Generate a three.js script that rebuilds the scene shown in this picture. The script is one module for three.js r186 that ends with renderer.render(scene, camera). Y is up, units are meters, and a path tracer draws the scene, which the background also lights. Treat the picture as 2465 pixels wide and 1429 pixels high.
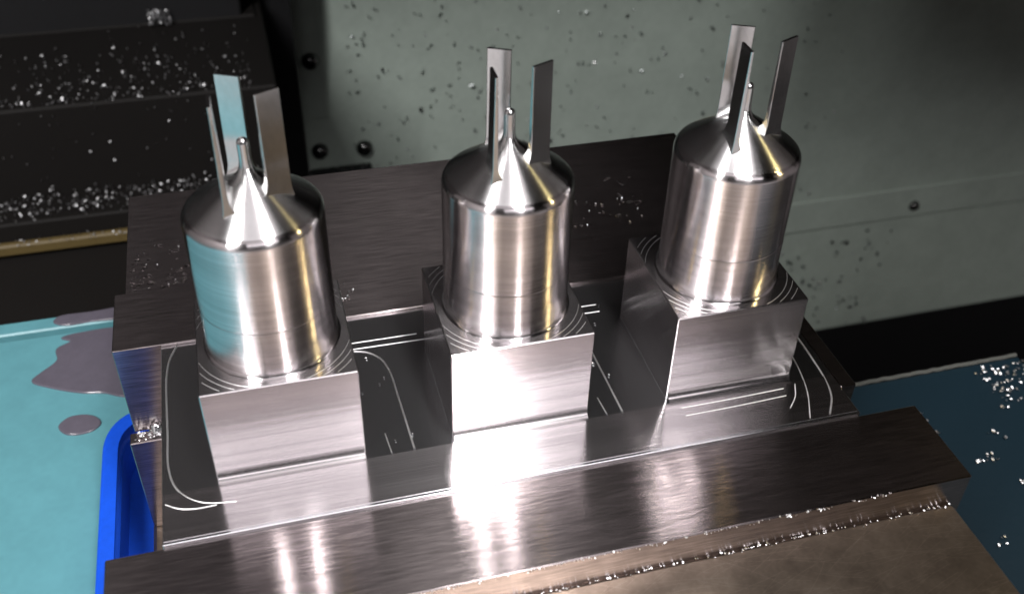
import * as THREE from 'three';
import { RectAreaLightUniformsLib } from 'three/addons/lights/RectAreaLightUniformsLib.js';
import { mergeGeometries, toCreasedNormals } from 'three/addons/utils/BufferGeometryUtils.js';

// ---------------------------------------------------------------- camera, lamps, exposure (all sizes in millimetres, times MM)
const MM = 0.001;
const V = (x, y, z) => new THREE.Vector3(x * MM, y * MM, z * MM);
const scene = new THREE.Scene();
scene.background = new THREE.Color(0x000000);
const camera = new THREE.PerspectiveCamera(32.22, 1024 / 593, 0.01, 20);
camera.position.copy(V(-49.30, 168.91, 174.28));
camera.rotation.set(-0.6706, -0.2842, 0.0304, 'YXZ');
camera.focus = 0.255;
camera.userData.fStop = 22;
scene.add(camera);
const renderer = new THREE.WebGLRenderer({ antialias: true });
renderer.toneMapping = THREE.LinearToneMapping;
renderer.toneMappingExposure = 1.0;
renderer.shadowMap.enabled = true;
RectAreaLightUniformsLib.init();

// every lamp: position, aim, width, height, colour, strength; fixtures are built at the end of the structure section
const LAMPS = [
  { name: 'strip_lamp', at: [-470, 670, 380], aim: [-50, 0, 0], w: 62, h: 480, color: [1.0, 0.98, 0.97], power: 112, label: 'long white strip lamp on the left post of the enclosure' },
  { name: 'strip_lamp', at: [80, 570, 290], aim: [65, 0, 130], w: 58, h: 430, color: [1.0, 0.97, 0.96], power: 48, label: 'long narrow white strip lamp overhead, running towards the door' },
  { name: 'warm_lamp', at: [430, 330, 170], aim: [0, 30, 0], w: 34, h: 60, color: [1.0, 0.80, 0.36], power: 40, label: 'small yellow lamp on the right post of the enclosure' },
  { name: 'ceiling_light', at: [125, 1190, 1250], aim: [0, 0, 0], w: 1260, h: 400, color: [1.0, 0.94, 0.97], power: 1.7, label: 'wide pale panel light on the shop ceiling beyond the door' },
  { name: 'ceiling_light', at: [-60, 2000, 330], aim: [-60, 0, 300], w: 1500, h: 1300, color: [1.0, 0.92, 0.94], power: 0.6, label: 'very large pale panel light straight above the open machine' },
];

// ---------------------------------------------------------------- helpers
let seed = 7;
const rnd = () => { seed = (seed * 1664525 + 1013904223) >>> 0; return seed / 4294967296; };
const rr = (a, b) => a + (b - a) * rnd();
const names = {};
function numbered(n) { const k = names[n] = (names[n] ?? -1) + 1; return k ? `${n}_${String(k).padStart(3, '0')}` : n; }
function tag(o, label, category, group, kind) { if (label) o.userData.label = label; if (category) o.userData.category = category; if (group) o.userData.group = group; if (kind) o.userData.kind = kind; return o; }
function mesh(name, geo, mat, parent = scene) {
  const m = new THREE.Mesh(geo, mat); m.name = parent === scene ? numbered(name) : name;
  m.castShadow = m.receiveShadow = true; parent.add(m); return m;
}
function group(name, label, category) { const g = new THREE.Group(); g.name = numbered(name); scene.add(g); return tag(g, label, category); }
function struct(name, geo, mat) { const m = mesh(name, geo, mat); m.userData.kind = 'structure'; return m; }

// box with chamfered edges; uv in metres: u runs along x (along z on end faces)
function box(x0, x1, y0, y1, z0, z1, c = 0.3) {
  const P = [], q = [[x0, x1], [y0, y1], [z0, z1]];
  const vert = (sx, sy, sz, axis) => { const s = [sx, sy, sz]; return s.map((k, i) => (k > 0 ? q[i][1] - (i === axis ? 0 : c) : q[i][0] + (i === axis ? 0 : c)) * MM); };
  const tri = (a, b, d, out) => {
    const n = new THREE.Vector3().crossVectors(new THREE.Vector3().subVectors(new THREE.Vector3(...b), new THREE.Vector3(...a)), new THREE.Vector3().subVectors(new THREE.Vector3(...d), new THREE.Vector3(...a)));
    if (n.dot(out) < 0) P.push(a, d, b); else P.push(a, b, d);
  };
  const S = [-1, 1];
  for (let ax = 0; ax < 3; ax++) for (const s of S) {
    const o = new THREE.Vector3().setComponent(ax, s), [b, d] = [0, 1, 2].filter(i => i !== ax);
    const f = (p, r) => { const k = [0, 0, 0]; k[ax] = s; k[b] = p; k[d] = r; return vert(...k, ax); };
    tri(f(-1, -1), f(1, -1), f(1, 1), o); tri(f(-1, -1), f(1, 1), f(-1, 1), o);
  }
  if (c > 0) {
    for (let e = 0; e < 3; e++) { const [b, d] = [0, 1, 2].filter(i => i !== e); for (const s of S) for (const t of S) {
      const o = new THREE.Vector3().setComponent(b, s).setComponent(d, t);
      const f = (r, ax) => { const k = [0, 0, 0]; k[e] = r; k[b] = s; k[d] = t; return vert(...k, ax); };
      tri(f(-1, b), f(1, b), f(1, d), o); tri(f(-1, b), f(1, d), f(-1, d), o);
    } }
    for (const a of S) for (const b of S) for (const d of S) tri(vert(a, b, d, 0), vert(a, b, d, 1), vert(a, b, d, 2), new THREE.Vector3(a, b, d));
  }
  const g = new THREE.BufferGeometry();
  g.setAttribute('position', new THREE.Float32BufferAttribute(P.flat(), 3));
  g.computeVertexNormals();
  return planarUV(g);
}
function planarUV(g) {
  const p = g.attributes.position, n = g.attributes.normal, uv = [];
  for (let i = 0; i < p.count; i++) {
    const ax = Math.abs(n.getX(i)), ay = Math.abs(n.getY(i)), az = Math.abs(n.getZ(i));
    if (ay >= ax && ay >= az) uv.push(p.getX(i), -p.getZ(i)); else if (az >= ax) uv.push(p.getX(i), p.getY(i)); else uv.push(p.getZ(i), p.getY(i));
  }
  g.setAttribute('uv', new THREE.Float32BufferAttribute(uv, 2));
  return g;
}
function lathe(profile, seg = 96) {   // profile in mm; uv in metres round the axis and up the profile
  const g = new THREE.LatheGeometry(profile.map(([r, y]) => new THREE.Vector2(r * MM, y * MM)), seg);
  const uv = g.attributes.uv, p = g.attributes.position; let len = 0; const L = [0];
  for (let i = 1; i < profile.length; i++) L.push(len += Math.hypot(profile[i][0] - profile[i - 1][0], profile[i][1] - profile[i - 1][1]));
  for (let i = 0; i < uv.count; i++) uv.setXY(i, uv.getX(i) * 0.0868, L[i % profile.length] * MM);
  return g;
}
function tube(points, r, seg = 40, sides = 6) {
  const c = new THREE.CatmullRomCurve3(points.map(p => V(...p)), false, 'centripetal');
  return new THREE.TubeGeometry(c, seg, r * MM, sides, false);
}
function slab(outline, y0, y1, bevel = 0.3) {   // flat shape from [x, z] points, top at y1
  const s = new THREE.Shape(outline.map(([x, z]) => new THREE.Vector2(x * MM, -z * MM)));
  const g = new THREE.ExtrudeGeometry(s, { depth: (y1 - y0 - bevel) * MM, bevelEnabled: bevel > 0, bevelSize: bevel * MM, bevelThickness: bevel * MM, bevelSegments: 3, curveSegments: 24 });
  g.rotateX(-Math.PI / 2); g.translate(0, (y0) * MM, 0); return g;
}
function smooth(outline, n = 6) {
  const c = new THREE.CatmullRomCurve3(outline.map(([x, z]) => new THREE.Vector3(x, 0, z)), true, 'centripetal');
  return c.getPoints(outline.length * n).slice(0, -1).map(p => [p.x, p.z]);
}

// ---------------------------------------------------------------- textures
function tex(w, h, f, srgb) {
  const d = new Uint8Array(w * h * 4);
  for (let y = 0; y < h; y++) for (let x = 0; x < w; x++) { const v = f(x, y), i = (y * w + x) * 4; const a = Array.isArray(v) ? v : [v, v, v]; for (let k = 0; k < 3; k++) d[i + k] = Math.max(0, Math.min(255, a[k] * 255)); d[i + 3] = 255; }
  const t = new THREE.DataTexture(d, w, h); t.wrapS = t.wrapT = THREE.RepeatWrapping; t.magFilter = THREE.LinearFilter; t.minFilter = THREE.LinearFilter;
  if (srgb) t.colorSpace = THREE.SRGBColorSpace; t.needsUpdate = true; return t;
}
function lattice(nx, ny, s) { let q = s; const r = () => { q = (q * 1664525 + 1013904223) >>> 0; return q / 4294967296; }; const a = Array.from({ length: nx * ny }, r);
  const sm = t => t * t * (3 - 2 * t);
  return (u, v) => { const x = u * nx, y = v * ny, xi = Math.floor(x), yi = Math.floor(y), fx = sm(x - xi), fy = sm(y - yi); const g = (i, j) => a[((j % ny + ny) % ny) * nx + ((i % nx + nx) % nx)];
    return (g(xi, yi) * (1 - fx) + g(xi + 1, yi) * fx) * (1 - fy) + (g(xi, yi + 1) * (1 - fx) + g(xi + 1, yi + 1) * fx) * fy; }; }
const n1 = lattice(3, 256, 11), n2 = lattice(6, 128, 23), n3 = lattice(2, 24, 31), n4 = lattice(24, 24, 41), n5 = lattice(90, 90, 51), n6 = lattice(6, 6, 61);
const streaks = tex(512, 512, (x, y) => { const u = x / 512, v = y / 512; return 0.45 * n1(u, v) + 0.35 * n2(u, v) + 0.2 * n3(u, v); });
const coarse = tex(512, 512, (x, y) => { const u = x / 512, v = y / 512; return 0.25 * n1(u, v) + 0.3 * n2(u, v) + 0.45 * n3(u, v); });
const mottle = tex(512, 512, (x, y) => { const u = x / 512, v = y / 512; return 0.4 * n6(u, v) + 0.35 * n4(u, v) + 0.25 * n5(u, v); });
const mottleTint = tex(512, 512, (x, y) => { const u = x / 512, v = y / 512; const k = 0.90 + 0.10 * (0.35 * n6(u, v) + 0.35 * n4(u, v) + 0.3 * n5(u, v)); return [k, k, k]; }, true);
// hairline scratches: short arcs of chance direction, mostly along x
function scratches(n, wild, s0) {
  const a = new Float32Array(512 * 512); let q = s0; const r = () => { q = (q * 1664525 + 1013904223) >>> 0; return q / 4294967296; };
  for (let i = 0; i < n; i++) { let x = r() * 512, y = r() * 512, an = (r() - .5) * wild, L = 20 + r() * 140, k = .25 + .75 * r(), b = (r() - .5) * .006; for (let j = 0; j < L; j++) { const o = ((y | 0) & 511) * 512 + ((x | 0) & 511); a[o] = Math.max(a[o], k); x += Math.cos(an) + 512; y += Math.sin(an) + 512; an += b; x %= 512; y %= 512; } }
  return a;
}
const sc1 = scratches(160, .5, 5), sc2 = scratches(420, 1.2, 9);
const castTex = tex(512, 512, (x, y) => { const u = x / 512, v = y / 512; return .3 * n4(u, v) + .2 * n5(u, v) + .2 * n1(u, v) + .4 * sc2[y * 512 + x]; });
const castTint = tex(512, 512, (x, y) => { const u = x / 512, v = y / 512; const k = .72 + .14 * n6(u, v) + .1 * n4(u, v) + .06 * n5(u, v) + .12 * sc2[y * 512 + x]; return [k, k * .985, k * .97]; }, true);
const streakTint = tex(512, 512, (x, y) => { const u = x / 512, v = y / 512; const k = .80 + .20 * (.3 * n1(u, v) + .35 * n2(u, v) + .35 * n3(u, v)); return [k, k * .985, k * .99]; }, true);
const g1 = lattice(12, 110, 71), g2 = lattice(26, 210, 83);
const grainTint = tex(512, 512, (x, y) => { const u = x / 512, v = y / 512; const k = .67 + .17 * g1(u, v) + .14 * g2(u, v) + .1 * sc1[y * 512 + x]; return [k, k * .985, k * .98]; }, true);
const grainBump = tex(512, 512, (x, y) => { const u = x / 512, v = y / 512; return .35 * g1(u, v) + .25 * g2(u, v) + .15 * n3(u, v) + .3 * sc1[y * 512 + x]; });
const at = (t, per) => { const c = t.clone(); c.repeat.set(1 / (per[0] * MM), 1 / (per[1] * MM)); c.needsUpdate = true; return c; };

// ---------------------------------------------------------------- materials
const rgb = (r, g, b) => new THREE.Color().setRGB(r, g, b);
const metal = o => new THREE.MeshPhysicalMaterial({ metalness: 1, anisotropyRotation: Math.PI / 2, ...o });
const M = {
  turned: metal({ color: rgb(.85, .84, .845), roughness: .19, anisotropy: 1, map: at(streakTint, [87, 26]), bumpMap: at(streaks, [87, 22]), bumpScale: 2e-5 }),
  cone: metal({ color: rgb(.88, .88, .885), roughness: .25, anisotropy: .97, bumpMap: at(streaks, [87, 20]), bumpScale: 1.8e-5 }),
  pin: metal({ color: rgb(.88, .88, .885), roughness: .2, anisotropy: .5 }),
  milled: metal({ color: rgb(.94, .93, .935), roughness: .19, anisotropy: .9, map: at(streakTint, [170, 24]), bumpMap: at(coarse, [150, 22]), bumpScale: 2.6e-5 }),
  floor: metal({ color: rgb(.80, .81, .83), roughness: .165, anisotropy: .8, bumpMap: at(coarse, [160, 30]), bumpScale: 1.2e-5 }),
  blade: metal({ color: rgb(.80, .80, .80), roughness: .16, anisotropy: .5, anisotropyRotation: 0, map: at(mottleTint, [14, 30]), bumpMap: at(mottle, [9, 18]), bumpScale: 3e-6 }),
  burr: metal({ color: rgb(.93, .93, .93), roughness: .42, anisotropy: 0 }),
  jaw: metal({ color: rgb(.53, .485, .49), roughness: .22, anisotropy: .95, bumpMap: at(grainBump, [62, 34]), bumpScale: 1.1e-5, map: at(grainTint, [62, 34]) }),
  casting: metal({ color: rgb(.45, .385, .325), roughness: .33, anisotropy: .5, map: at(castTint, [60, 60]), bumpMap: at(castTex, [55, 55]), bumpScale: 2.2e-5 }),
  dark: new THREE.MeshPhysicalMaterial({ color: rgb(.007, .006, .0055), specularIntensity: .4, roughness: .7, bumpMap: at(mottle, [120, 120]), bumpScale: 1e-4 }),
  black: new THREE.MeshStandardMaterial({ color: rgb(.008, .008, .009), roughness: .5 }),
  wall: new THREE.MeshStandardMaterial({ color: rgb(.48, .56, .50), roughness: .62, map: at(mottleTint, [300, 300]), bumpMap: at(mottle, [60, 60]), bumpScale: 1e-4 }),
  turquoise: new THREE.MeshStandardMaterial({ color: rgb(.105, .285, .325), roughness: .36, map: at(mottleTint, [140, 140]), bumpMap: at(mottle, [50, 50]), bumpScale: 2e-5 }),
  puddle: new THREE.MeshStandardMaterial({ color: rgb(.105, .095, .12), roughness: .2, map: at(mottleTint, [60, 60]), bumpMap: at(mottle, [30, 30]), bumpScale: 3e-5 }),
  teal: new THREE.MeshStandardMaterial({ color: rgb(.002, .012, .020), roughness: .5, bumpMap: at(mottle, [80, 80]), bumpScale: 8e-5 }),
  worn: new THREE.MeshStandardMaterial({ color: rgb(.12, .125, .115), roughness: .6, bumpMap: at(mottle, [20, 20]), bumpScale: 3e-4 }),
  blue: new THREE.MeshStandardMaterial({ color: rgb(.003, .075, .62), roughness: .48, map: at(mottleTint, [35, 35]), bumpMap: at(castTex, [40, 40]), bumpScale: 2e-5 }),
  yellow: new THREE.MeshStandardMaterial({ color: rgb(.10, .07, .022), roughness: .6 }),
  bolt: metal({ color: rgb(.12, .12, .12), roughness: .25 }),
  chip: metal({ color: rgb(.72, .72, .73), roughness: .38 }),
  chipDull: metal({ color: rgb(.50, .50, .51), roughness: .48 }),
  chipDark: metal({ color: rgb(.3, .32, .32), roughness: .35 }),
  sill: new THREE.MeshStandardMaterial({ color: rgb(.30, .285, .29), roughness: .7 }),
  front: new THREE.MeshStandardMaterial({ color: rgb(.34, .31, .31), roughness: .8 }),
  head: new THREE.MeshPhysicalMaterial({ color: rgb(.016, .014, .014), roughness: .95, specularIntensity: .2 }),
  lampShell: new THREE.MeshStandardMaterial({ color: rgb(.05, .05, .05), roughness: .5 }),
};

// ---------------------------------------------------------------- the enclosure
const wall = struct('back_wall', box(-640, 1100, -362, 1010, -530, -500, 0.5), M.wall);
struct('back_wall', box(-640, 1100, -492, -363.2, -532, -502, 0.5), M.wall);
struct('sump_wall', box(-640, 1100, -640, -492.5, -532, -506, 0.5), M.black);
{ // folded flange along the lower edge of the upper sheet, its screw, a strip beside the slideway, dark button bolts
  mesh('flange', box(8, 1098, -361.6, -329, -499.8, -497.6, 0.8), M.wall, wall);
  mesh('cover_strip', box(-22, 4.6, -194.5, 200, -499.8, -497.5, 0.4), M.wall, wall);
  const dome = lathe([[0.01, 4.4], [1.6, 4.3], [3, 3.6], [4.2, 2.3], [4.8, .8], [4.9, 0]].map(([r, y]) => [r, y]).reverse(), 24);
  dome.rotateX(Math.PI / 2);
  for (const [x, y, z, s] of [[-4.2, -149.3, -497.5, 1], [-3.8, -222.3, -499.8, 1], [29.1, -223.8, -499.8, 1], [533.5, -349.3, -497.6, .8]]) {
    const b = mesh('bolt', dome, M.bolt, wall); b.position.copy(V(x, y, z)); b.scale.setScalar(s * 1.3);
  }
}
struct('sump_floor', box(-640, 1100, -690, -640.5, -530, 900, 0), M.black);
struct('left_wall', box(-670, -641, -690, 1010, -530, 900, 0), M.front);
struct('right_wall', box(1101, 1130, -690, 1010, -530, 900, 0), M.front);
struct('front_wall', box(-640, 1100, -640, -150, 860, 890, 0), M.front);

struct('machine_column', box(-640, 1100, 90, 1005, -498, -300, 4), M.head);
struct('door_sill', box(-640, 1100, -120, -80, 226, 855, 1), M.sill);
// spindle head over the vise: it shades the upper right of the wall and is what the jaw tops mirror
{
  const g = group('spindle_head', 'dark spindle head of the milling machine hanging above the vise', 'spindle');
  mesh('housing', box(-75, 620, 420, 1000, -299, -40, 8), M.head, g);
  mesh('nose', lathe([[0.1, 330], [60, 330], [82, 336], [86, 350], [90, 419]], 64), M.head, g);
  g.children[1].position.copy(V(260, 0, -195));
  mesh('hose_guard', box(-48, 10, 192, 419, -75, -45, 3), M.head, g);
  mesh('hose_guard', box(60.5, 660, 108, 419, -75, -45, 3), M.head, g);
  mesh('hose_guard', box(10.5, 60, 142, 419, -75, -45, 3), M.head, g);
}

// lamps
for (const L of LAMPS) {
  const g = group(L.name, L.label, 'lamp'), pos = V(...L.at), aim = V(...L.aim);
  g.position.copy(pos); g.lookAt(aim);   // +z of a group looks at the aim
  const w = L.w, h = L.h;
  mesh('housing', box(-w / 2 - 6, w / 2 + 6, -h / 2 - 6, h / 2 + 6, -30, -3, 2), M.lampShell, g);
  const rim = [box(-w / 2 - 6, w / 2 + 6, h / 2 + .5, h / 2 + 6, -2.9, 6, 1), box(-w / 2 - 6, w / 2 + 6, -h / 2 - 6, -h / 2 - .5, -2.9, 6, 1), box(-w / 2 - 6, -w / 2 - .5, -h / 2 - .4, h / 2 + .4, -2.9, 6, 1), box(w / 2 + .5, w / 2 + 6, -h / 2 - .4, h / 2 + .4, -2.9, 6, 1)];
  mesh('rim', mergeGeometries(rim), M.lampShell, g);
  const c = rgb(...L.color);
  mesh('lamp_lens', box(-w / 2, w / 2, -h / 2, h / 2, -2.9, -0.5, 0), new THREE.MeshStandardMaterial({ color: rgb(.8, .8, .8), emissive: c, emissiveIntensity: Math.min(2, L.power * .5), roughness: .5 }), g);
  const l = new THREE.RectAreaLight(c, L.power, w * MM, h * MM);
  l.position.copy(pos); l.lookAt(aim.clone()); 
  const dir = aim.clone().sub(pos).normalize(); l.position.addScaledVector(dir, 0.001);
  scene.add(l);
  // RectAreaLight shines along its own -z
  l.lookAt(l.position.clone().add(dir));
  l.name = 'lamp_light';
}

// black telescopic slideway cover with its treads
const cover = group('slideway_cover', 'black stepped slideway cover beside the wall, strewn with chips', 'machine cover');
mesh('cover_section', box(-500, -34, -640, -81.6, -500, -330, 1.2), M.dark, cover);
mesh('cover_section', box(-500, -38, -640, -90 + 10, -470, -420, 1.2), M.dark, cover);
mesh('cover_section', box(-500, -46, -640, 40, -500, -421, 1.2), M.black, cover);
mesh('side_rail', box(-34, -15.5, -640, 60, -460, -452, 1), M.black, cover);
mesh('side_rail', box(-45, -15.2, -640, 60, -499, -460.5, 1), M.black, cover);
mesh('lower_tread', box(-500, -46, -640, -132, -329.5, -306, 1), M.dark, cover);
mesh('wiper_strip', box(-500, -60, -148, -141.5, -305.5, -301, 1), M.yellow, cover);
mesh('apron', box(-500, -30, -640, -150.5, -305, -158, 1), M.dark, cover);
mesh('chip_guard', box(-44, 33, -240, -236, -499, -470, 1), M.black, cover);

// ---------------------------------------------------------------- table, coolant, tray
{
  const t = struct('machine_table', box(-420, -80, -100, -80, -145, 225, 0.8), M.turquoise);
  mesh('table_ledge', box(-420, -80, -100, -80, -155.5, -148.4, 0.6), M.turquoise, t);
  mesh('table_groove', box(-420, -80, -100, -84.5, -148.3, -145.1, 0), M.black, t);
  struct('table_base', box(-80, 420, -130, -90, -40, 225, 0.5), M.black);
  const big = smooth([[-96, -143], [-105.7, -143], [-116.7, -143.2], [-127.4, -141.6], [-124, -139], [-128.8, -135.5], [-128.3, -129.1], [-133.8, -123], [-135.8, -120.1], [-129.8, -115.6], [-118.7, -110.2], [-111.8, -108.5], [-105, -105], [-94, -104]]);
  tag(mesh('coolant_puddle', slab(big, -79.99, -79.3, .45), M.puddle), 'large mauve coolant puddle on the turquoise table behind the blue tray', 'puddle');
  const oval = smooth([[-125.4, -95], [-122.7, -98.2], [-118.1, -98.4], [-114.4, -96.6], [-112.7, -93.6], [-114.5, -91.1], [-118.4, -90.1], [-123, -91.2]]);
  tag(mesh('coolant_puddle', slab(oval, -79.99, -79.3, .45), M.puddle), 'small oval mauve coolant puddle beside the blue tray rim', 'puddle');
  const strip = smooth([[-129.5, -154.4], [-118, -154.6], [-98, -154.6], [-98, -149.6], [-118, -149.4], [-128, -149.6], [-131, -152]]);
  tag(mesh('coolant_puddle', slab(strip, -79.99, -79.4, .4), M.puddle), 'narrow mauve coolant puddle along the rear ledge of the turquoise table', 'puddle');
  // right-hand tray panel
  const p = group('chip_tray', 'dark teal painted chip tray panel with a worn pale rear edge, right of the vise', 'tray panel');
  mesh('panel', box(112, 212, -84, -80, -49.5, 225, 0.8), M.teal, p);
  mesh('worn_edge', tube(Array.from({ length: 40 }, (_, i) => [113 + i * 2.52, -79.95 + rr(-.12, .12), -50.0 + rr(-.2, .2)]), 0.8, 160, 6), M.worn, p);
}
{ // blue tray that the vise stands in: wall with rolled rim, floor
  const g = group('blue_tray', 'bright blue tray with a rounded rim, left of the vise', 'tray');
  const rr_ = (x0, x1, z0, z1, r) => { const s = new THREE.Shape(); s.moveTo((x0 + r) * MM, -z0 * MM); s.lineTo((x1 - r) * MM, -z0 * MM); s.quadraticCurveTo(x1 * MM, -z0 * MM, x1 * MM, -(z0 + r) * MM); s.lineTo(x1 * MM, -(z1 - r) * MM); s.quadraticCurveTo(x1 * MM, -z1 * MM, (x1 - r) * MM, -z1 * MM); s.lineTo((x0 + r) * MM, -z1 * MM); s.quadraticCurveTo(x0 * MM, -z1 * MM, x0 * MM, -(z1 - r) * MM); s.lineTo(x0 * MM, -(z0 + r) * MM); s.quadraticCurveTo(x0 * MM, -z0 * MM, (x0 + r) * MM, -z0 * MM); return s; };
  const ring = (a, r0, b, r1, y0, y1, bev) => { const s = rr_(...a, r0); s.holes.push(rr_(...b, r1)); const e = new THREE.ExtrudeGeometry(s, { depth: (y1 - y0) * MM, bevelEnabled: bev > 0, bevelSize: bev * MM, bevelThickness: bev * MM, bevelSegments: 4, curveSegments: 20 }); e.rotateX(-Math.PI / 2); e.translate(0, y0 * MM, 0); return e; };
  mesh('rim', ring([-106.2, 100, -78.6, 240], 17, [-102.6, 96, -74, 236], 13, -66, -63, 1), M.blue, g);
  mesh('tray_wall', ring([-104, 98, -76.5, 238], 15, [-102.2, 96.2, -74.4, 236.2], 13, -78.9, -67.1, 0), M.blue, g);
  const f = new THREE.ExtrudeGeometry(rr_(-103.5, 97.5, -76, 237.5, 15), { depth: 1.5 * MM, bevelEnabled: false, curveSegments: 20 }); f.rotateX(-Math.PI / 2); f.translate(0, -79.9 * MM, 0);
  mesh('tray_floor', f, M.blue, g);
}

// ---------------------------------------------------------------- vise
const vise = group('machine_vise', 'brown-grey steel machine vise with ground jaws clamping the workpiece', 'vise');
mesh('rear_jaw_plate', box(-90.4, 88.8, -27, 0.8, -54, -31.05, 0.2), M.jaw, vise);
mesh('rear_jaw', box(-87.8, 86, -60, 0.4, -102, -54.05, 0.15), M.jaw, vise);
mesh('rear_jaw_foot', box(-87, 85, -60, -27.2, -53.9, -31.4, 0.4), M.casting, vise);
mesh('front_jaw_plate', box(-90.2, 93.3, -24, -0.8, 31.05, 54, 0.3), M.jaw, vise);
mesh('front_jaw', box(-90, 91, -60, -9.2, 54.05, 190, 0.8), M.casting, vise);
mesh('vise_bed', box(-92, 84, -78.3, -60.2, -102, 200, 1), M.casting, vise);
mesh('vise_bed', box(-50, 50, -60.1, -31, -31, 54, 1), M.casting, vise);
tag(mesh('parallel_bar', box(-91.6, 88, -60, -27.1, -31, -27, 0.25), M.jaw), 'thin steel parallel bar under the workpiece against the rear jaw', 'parallel bar');
tag(mesh('work_stop', box(79, 83.2, -26.8, -0.6, -30.8, 21.4, 0.25), M.jaw), 'flat brown steel work stop against the right end of the workpiece', 'work stop');

// ---------------------------------------------------------------- workpiece
const W = 16, H = 24.6, PITCH = 51.58;
const work = group('workpiece', 'machined aluminium bar with three square blocks carrying cylinders with thin upright vanes', 'workpiece');
const bar = mesh('base_bar', box(-79, 78.5, -27, 0, -31, 31, 0.12), M.floor, work);
mesh('front_ledge', box(-78.8, 78.3, 0.02, 0.14, 17.6, 30.3, 0.05), M.milled, bar);

// towers: turned profile
const R = 13.8, YS = 57.4;
const cylProfile = [[14.5, 24.58], [14.2, 24.72], [13.98, 24.95], [13.87, 25.3], [13.84, 25.8], [13.84, 35.9], [13.72, 36.05], [13.72, 36.4], [13.8, 36.6], [13.8, 46], [13.8, 55.9], [13.76, 56.3], [13.62, 56.75], [13.38, 57.2], [13.0, 57.6], [12.6, 57.88]];
const slope = (64.9 - 57.55) / (13.1 - 2.0);
const coneProfile = [[12.6, 57.88], [11.5, 57.62 + slope * 1.6], [10, 57.62 + slope * 3.1], [6, 57.62 + slope * 7.1], [3.2, 57.62 + slope * 9.9], [2.2, 64.95], [1.65, 65.6], [1.35, 66.4]];
const pinProfile = [[1.35, 66.4], [1.2, 67.6], [1.15, 69], [1.15, 71.35], [1.08, 71.8], [.85, 72.2], [.5, 72.42], [.01, 72.5]];
const cylGeo = lathe(cylProfile), coneGeo = lathe(coneProfile), pinGeo = lathe(pinProfile, 32);
const blockGeo = box(-W, W, 0.01, H, -W, W, 0.22);
// concave fillet at the foot of the front face
function foot() {
  const r = 2.2, P = [], n = 10, pr = [];
  for (let i = 0; i <= n; i++) { const a = i / n * Math.PI / 2; pr.push([W + r - r * Math.sin(a), 0.16 + r - r * Math.cos(a)]); }   // [z, y]
  const pos = [], uv = [], idx = []; let s = 0;
  pr.forEach(([z, y], i) => { for (const x of [-W + .3, W - .3]) { pos.push(x * MM, y * MM, (z + .01) * MM); uv.push(x * MM, i * r * 1.57 / n * MM); } });
  for (let i = 0; i < n; i++) { const a = i * 2; idx.push(a, a + 2, a + 1, a + 1, a + 2, a + 3); }
  // back and end faces close the strip
  const g = new THREE.BufferGeometry(); g.setAttribute('position', new THREE.Float32BufferAttribute(pos, 3)); g.setAttribute('uv', new THREE.Float32BufferAttribute(uv, 2)); g.setIndex(idx); g.computeVertexNormals(); return g;
}
const footGeo = foot();
// thin upright vane standing on the cone: loft with flared foot
function vane(cx, cz, th, w) {
  const dir = [Math.cos(th), -Math.sin(th)], nrm = [Math.sin(th), Math.cos(th)];
  const inward = (-cx * nrm[0] - cz * nrm[1]) > 0 ? 1 : -1, inDir = (-cx * dir[0] - cz * dir[1]) > 0 ? 1 : -1;
  const rho = Math.hypot(cx, cz), y0 = 57.62 + slope * (13.1 - rho);
  const pos = [], idx = [], uv = []; const ys = [];
  for (let y = y0 - 3.6; y < y0 + 6; y += .3) ys.push(y); for (let y = y0 + 6; y < 82.9; y += 2.5) ys.push(y); ys.push(82.95);
  const surf = (l, n) => 57.62 + slope * (13.1 - Math.hypot(cx + l * dir[0] + n * nrm[0], cz + l * dir[1] + n * nrm[1]));
  const ring = (y) => {
    const t = .30 + .26 * (1 - Math.min(1, Math.max(0, y - y0) / 19)), a = w / 2, c = .1;
    return [[-a + c, -t], [a - c, -t], [a, -t + c], [a, t - c], [a - c, t], [-a + c, t], [-a, t - c], [-a, -t + c]].map(([l, n]) => {
      const fl = Math.pow(Math.max(0, 1 - Math.max(0, y - surf(l, n)) / 3.4), 3);
      return [l + Math.sign(l) * (Math.sign(l) === inDir ? .9 : .25) * fl, n + Math.sign(n) * (Math.sign(n) === inward ? 1.0 : .35) * fl];
    });
  };
  ys.forEach(y => ring(y).forEach(([l, n]) => { pos.push((cx + l * dir[0] + n * nrm[0]) * MM, y * MM, (cz + l * dir[1] + n * nrm[1]) * MM); uv.push(l * MM, y * MM); }));
  const k = 8;
  for (let i = 0; i < ys.length - 1; i++) for (let j = 0; j < k; j++) { const a = i * k + j, b = i * k + (j + 1) % k; idx.push(a, b, a + k, b, b + k, a + k); }
  const b0 = (ys.length - 1) * k; for (let j = 1; j < k - 1; j++) idx.push(b0, b0 + j, b0 + j + 1);
  let g = new THREE.BufferGeometry(); g.setAttribute('position', new THREE.Float32BufferAttribute(pos, 3)); g.setAttribute('uv', new THREE.Float32BufferAttribute(uv, 2)); g.setIndex(idx);
  g.computeVertexNormals();
  // outward check
  const p = g.attributes.position, nn = g.attributes.normal; const m = Math.floor(ys.length / 2) * k;
  const dot = (p.getX(m) / MM - cx) * nn.getX(m) + (p.getZ(m) / MM - cz) * nn.getZ(m);
  if (dot < 0) { const q = []; for (let i = 0; i < idx.length; i += 3) q.push(idx[i], idx[i + 2], idx[i + 1]); g.setIndex(q); }
  return toCreasedNormals(g, 0.6);
}
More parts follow.
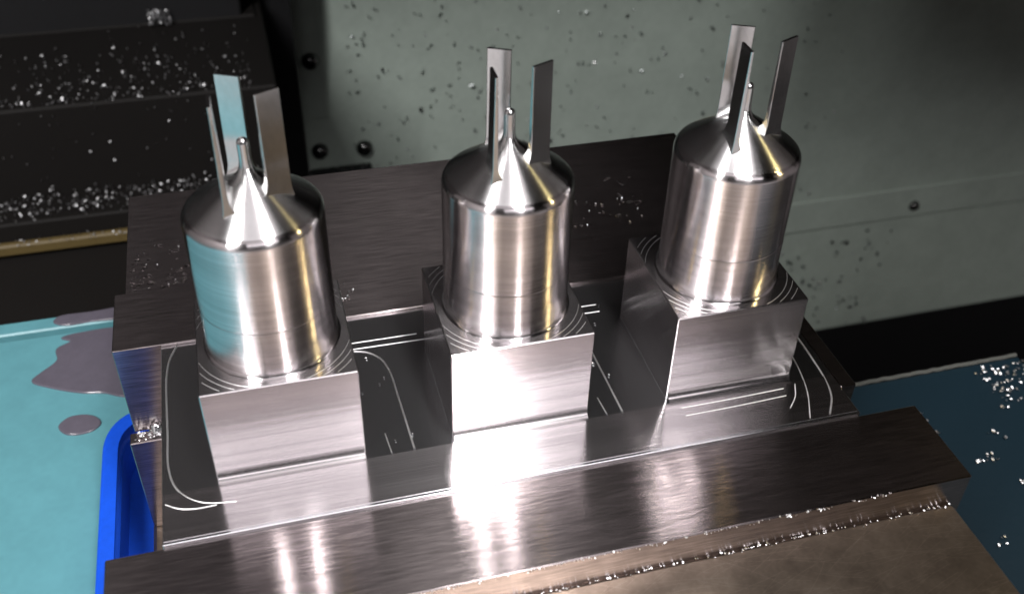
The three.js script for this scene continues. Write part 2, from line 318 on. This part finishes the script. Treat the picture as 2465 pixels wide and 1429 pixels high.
const vanes = [vane(-1.03, -4.73, -0.428, 4.83), vane(-4.59, 4.87, -1.593, 4.7), vane(5.44, 3.1, 0.42, 4.95)];
// faint raised tool rings on the block tops
function ringArc(r) {
  const out = []; let run = [];
  const flush = () => { if (run.length > 3) out.push(tube(run, .045, run.length, 5)); run = []; };
  for (let i = 0; i <= 180; i++) { const a = i / 180 * Math.PI * 2, x = r * Math.cos(a), z = r * Math.sin(a); if (Math.abs(x) < W - .4 && Math.abs(z) < W - .4) run.push([x, H + .02, z]); else flush(); }
  flush(); return out;
}
const ringGeos = [16.6, 17.9, 19.3].flatMap(r => ringArc(r));
for (let i = -1; i <= 1; i++) {
  const b = mesh('block', blockGeo, M.milled, work); b.position.copy(V(i * PITCH, 0, 0));
  mesh('fillet', footGeo, M.milled, b);
  mesh('cylinder', cylGeo, M.turned, b).rotation.y = i * 1.37;
  mesh('cone', coneGeo, M.cone, b);
  mesh('pin', pinGeo, M.pin, b);
  for (const v of vanes) mesh('vane', v, M.blade, b);
  for (const r of ringGeos) mesh('tool_ring', r, M.burr, b);
}
// raised tool-path marks on the pocket floor
const marks = [
  [[-75.2, .03, -30.6], [-76.9, .03, -26], [-77.7, .03, -20], [-77.7, .03, 0], [-77.6, .03, 10], [-76.2, .03, 16], [-73.2, .03, 20], [-69.7, .03, 22], [-64, .03, 23]],
  [[-78.3, .16, 20.4], [-75.5, .16, 22.2], [-72, .16, 23], [-68, .16, 23]],
  [[-34, .03, -18.5], [-30.5, .03, -17.5], [-27.5, .03, -14.5], [-26, .03, -9.5], [-25.5, .03, 0], [-24.9, .03, 17.3]],
  [[-30.5, .03, 11], [-30, .03, 17.3]],
  [[-35, .03, -21.5], [-17, .03, -21.4]], [[-35, .03, -19.2], [-14.5, .03, -18.9]],
  [[23.9, .03, -8], [24.2, .03, 17.3]], [[20, .03, 11.5], [20.4, .03, 17.3]],
  [[19, .03, -22], [31, .03, -21.9]], [[18, .03, -19.2], [31, .03, -19]],
  [[76.9, .03, 0], [76.7, .03, 10], [76, .03, 19], [74.5, .16, 24.5], [71.2, .16, 29.8]],
  [[72.3, .03, 7], [71.5, .03, 14], [69.5, .16, 22], [66, .16, 29.9]],
  [[68, .16, 18.5], [66, .16, 22.5], [63, .16, 25.8]],
];
marks.forEach((m, i) => mesh('tool_mark', tube(m, [0, 2, 6, 10].includes(i) ? .21 : .13, m.length * 8, 5), M.burr, bar));
mesh('tool_mark', tube([[38, .16, 19.6], [50, .16, 19.6], [64.5, .16, 19.3]], .12, 20, 5), M.burr, bar);
mesh('tool_mark', tube([[38, .16, 22.2], [51, .16, 22.1], [64, .16, 21.7]], .12, 20, 5), M.burr, bar);

// ---------------------------------------------------------------- loose chips: far too many to count
function flake() {
  const g = new THREE.PlaneGeometry(1, .55, 5, 1), p = g.attributes.position;
  for (let i = 0; i < p.count; i++) { const x = p.getX(i), a = x * 2.4; p.setXYZ(i, Math.sin(a) * .4, p.getY(i) + x * .3, (1 - Math.cos(a)) * .4); }
  g.computeVertexNormals(); return g;
}
const flakeGeo = flake();
function chips(name, label, list, mat) {
  const m = new THREE.InstancedMesh(flakeGeo, mat, list.length); m.name = numbered(name); m.castShadow = m.receiveShadow = true;
  const o = new THREE.Object3D();
  list.forEach(([x, y, z, s, flat], i) => { o.position.copy(V(x, y, z)); o.rotation.set(rr(-3.1, 3.1), rr(-3.1, 3.1), rr(-3.1, 3.1)); if (flat) o.rotation.set(-Math.PI / 2 + rr(-.4, .4), rr(-.4, .4), rr(-3, 3)); o.scale.setScalar(s * MM); o.updateMatrix(); m.setMatrixAt(i, o.matrix); });
  scene.add(m); return tag(m, label, 'metal chips', null, 'stuff');
}
{
  const wallChips = [], wallDark = [];
  for (let i = 0; i < 480; i++) { const x = rr(20, 420), y = rr(-345, -110); if (rnd() > 1.15 - (x - 10) / 600) continue; wallDark.push([x, y, -498.6, 1.6 + 3.6 * rnd() * rnd() + rr(0, 1.2)]); }
  for (let i = 0; i < 120; i++) wallDark.push([rr(330, 520), rr(-490, -372), -500.4, rr(3, 6)]);
  for (let i = 0; i < 50; i++) wallChips.push([rr(20, 430), rr(-480, -110), -498.6, rr(1.5, 3.5)]);
  chips('wall_swarf', 'dark swarf flakes stuck all over the pale back wall', wallDark, M.chipDark);
  chips('wall_chips', 'shiny swarf flakes stuck all over the pale back wall', wallChips, M.chip);
  const c = [];
  for (let i = 0; i < 420; i++) c.push([rr(-215, -45), -81.4 + Math.abs(rr(0, 2)), -330 - Math.abs(rr(0, 1) * rr(0, 88)), rr(.8, 2.6)]);
  for (let i = 0; i < 520; i++) { const x = rr(-215, -48); c.push([x, -131.6 + Math.abs(rr(-1, 1)) * (2.5 + 3 * n6(x / 90, .3)), rr(-328, -307), rr(.8, 2.4)]); }
  for (let i = 0; i < 50; i++) c.push([rr(-215, -40), rr(-128, -84), -329.4, rr(.8, 1.8)]);
  for (let i = 0; i < 90; i++) c.push([rr(-215, -62), -140.6, rr(-305, -297), rr(.8, 1.9)]);
  for (let i = 0; i < 160; i++) { c.push([-92 + rr(-6, 6) , -76 + rr(-4, 4), -420 + rr(0, 5), rr(.8, 3)]); }
  for (let i = 0; i < 70; i++) c.push([rr(-36, 32), -235.5, rr(-498, -472), rr(1, 3)]);
  chips('cover_chips', 'bright metal chips heaped along the steps of the black slideway cover', c, M.chipDull);
  const t = [];
  for (let i = 0; i < 26; i++) { const cx = rr(150, 225), cz = rr(-45, 60), k = 2 + Math.floor(rnd() * 7); for (let j = 0; j < k; j++) t.push([cx + rr(-2.5, 2.5), -79.5 + rr(0, .4), cz + rr(-2, 2), rr(.7, 2.1), 1]); }
  for (let i = 0; i < 160; i++) t.push([rr(190, 215), -79.5 + rr(0, .8), rr(-46, -28) , rr(.6, 1.6), 1]);
  chips('tray_chips', 'metal chips scattered over the dark teal tray panel', t, M.chip);
  const v = [];
  for (let i = 0; i < 150; i++) { const x = rr(-40, 74); v.push([x, -1.05 + rr(-.35, .35), 54.05 + rr(-.05, .25), rr(.25, .65)]); }
  for (let i = 0; i < 150; i++) { const x = rr(-30, 90); v.push([x, -9.05 + rr(0, .25), 54.3 + Math.abs(rr(0, 1) * rr(0, 1.1)), rr(.25, .8), 1]); }
  for (let i = 0; i < 16; i++) v.push([rr(-86, -60), .5, rr(-78, -55), rr(.3, .8), 1]);
  for (let i = 0; i < 22; i++) v.push([rr(25, 60), .6, rr(-75, -55), rr(.3, .9), 1]);
  for (let i = 0; i < 20; i++) v.push([rr(-38, -30), 1, rr(-46, -38), rr(.4, 1), 1]);
  for (let i = 0; i < 30; i++) v.push([rr(-90, -84), -26.8, rr(-30.6, -27.4), rr(.5, 1.4), 1]);
  for (let i = 0; i < 5; i++) v.push([rr(-86.5, -83.5), -26.2 + rr(0, 1), rr(-31, -29.5), rr(2, 3.6)]);
  for (let i = 0; i < 26; i++) { const x = [-52, -26, 26, 60][i % 4] + rr(-8, 8); v.push([x, .25, i % 4 === 0 || i % 4 === 3 ? rr(-30, -18) : rr(-28, 16), rr(.25, .8), 1]); }
  chips('vise_chips', 'fine metal chips along the jaw edges and on top of the vise and workpiece', v, M.chip);
}

{ // beads of coolant on the rear jaw
  const dome = new THREE.SphereGeometry(1, 14, 7, 0, Math.PI * 2, 0, Math.PI / 2); dome.scale(1, .38, 1);
  const water = new THREE.MeshPhysicalMaterial({ color: rgb(1, 1, 1), roughness: .04, transmission: 1, thickness: .5 * MM, ior: 1.34 });
  const n = 190, m = new THREE.InstancedMesh(dome, water, n), o = new THREE.Object3D(); m.name = 'coolant_droplets';
  for (let i = 0; i < n; i++) { const left = i < 140; o.position.copy(V(left ? rr(-86.5, -58) : rr(18, 62), .402, left ? -55 - 26 * rnd() * rnd() : rr(-80, -56))); const s = (.25 + .75 * rnd() * rnd()) * MM; o.scale.set(s * rr(.8, 1.7), s, s); o.rotation.y = rr(-.4, .4); o.updateMatrix(); m.setMatrixAt(i, o.matrix); }
  scene.add(m); tag(m, 'beads of coolant on top of the rear jaw of the vise', 'droplets', null, 'stuff');
}

renderer.render(scene, camera);
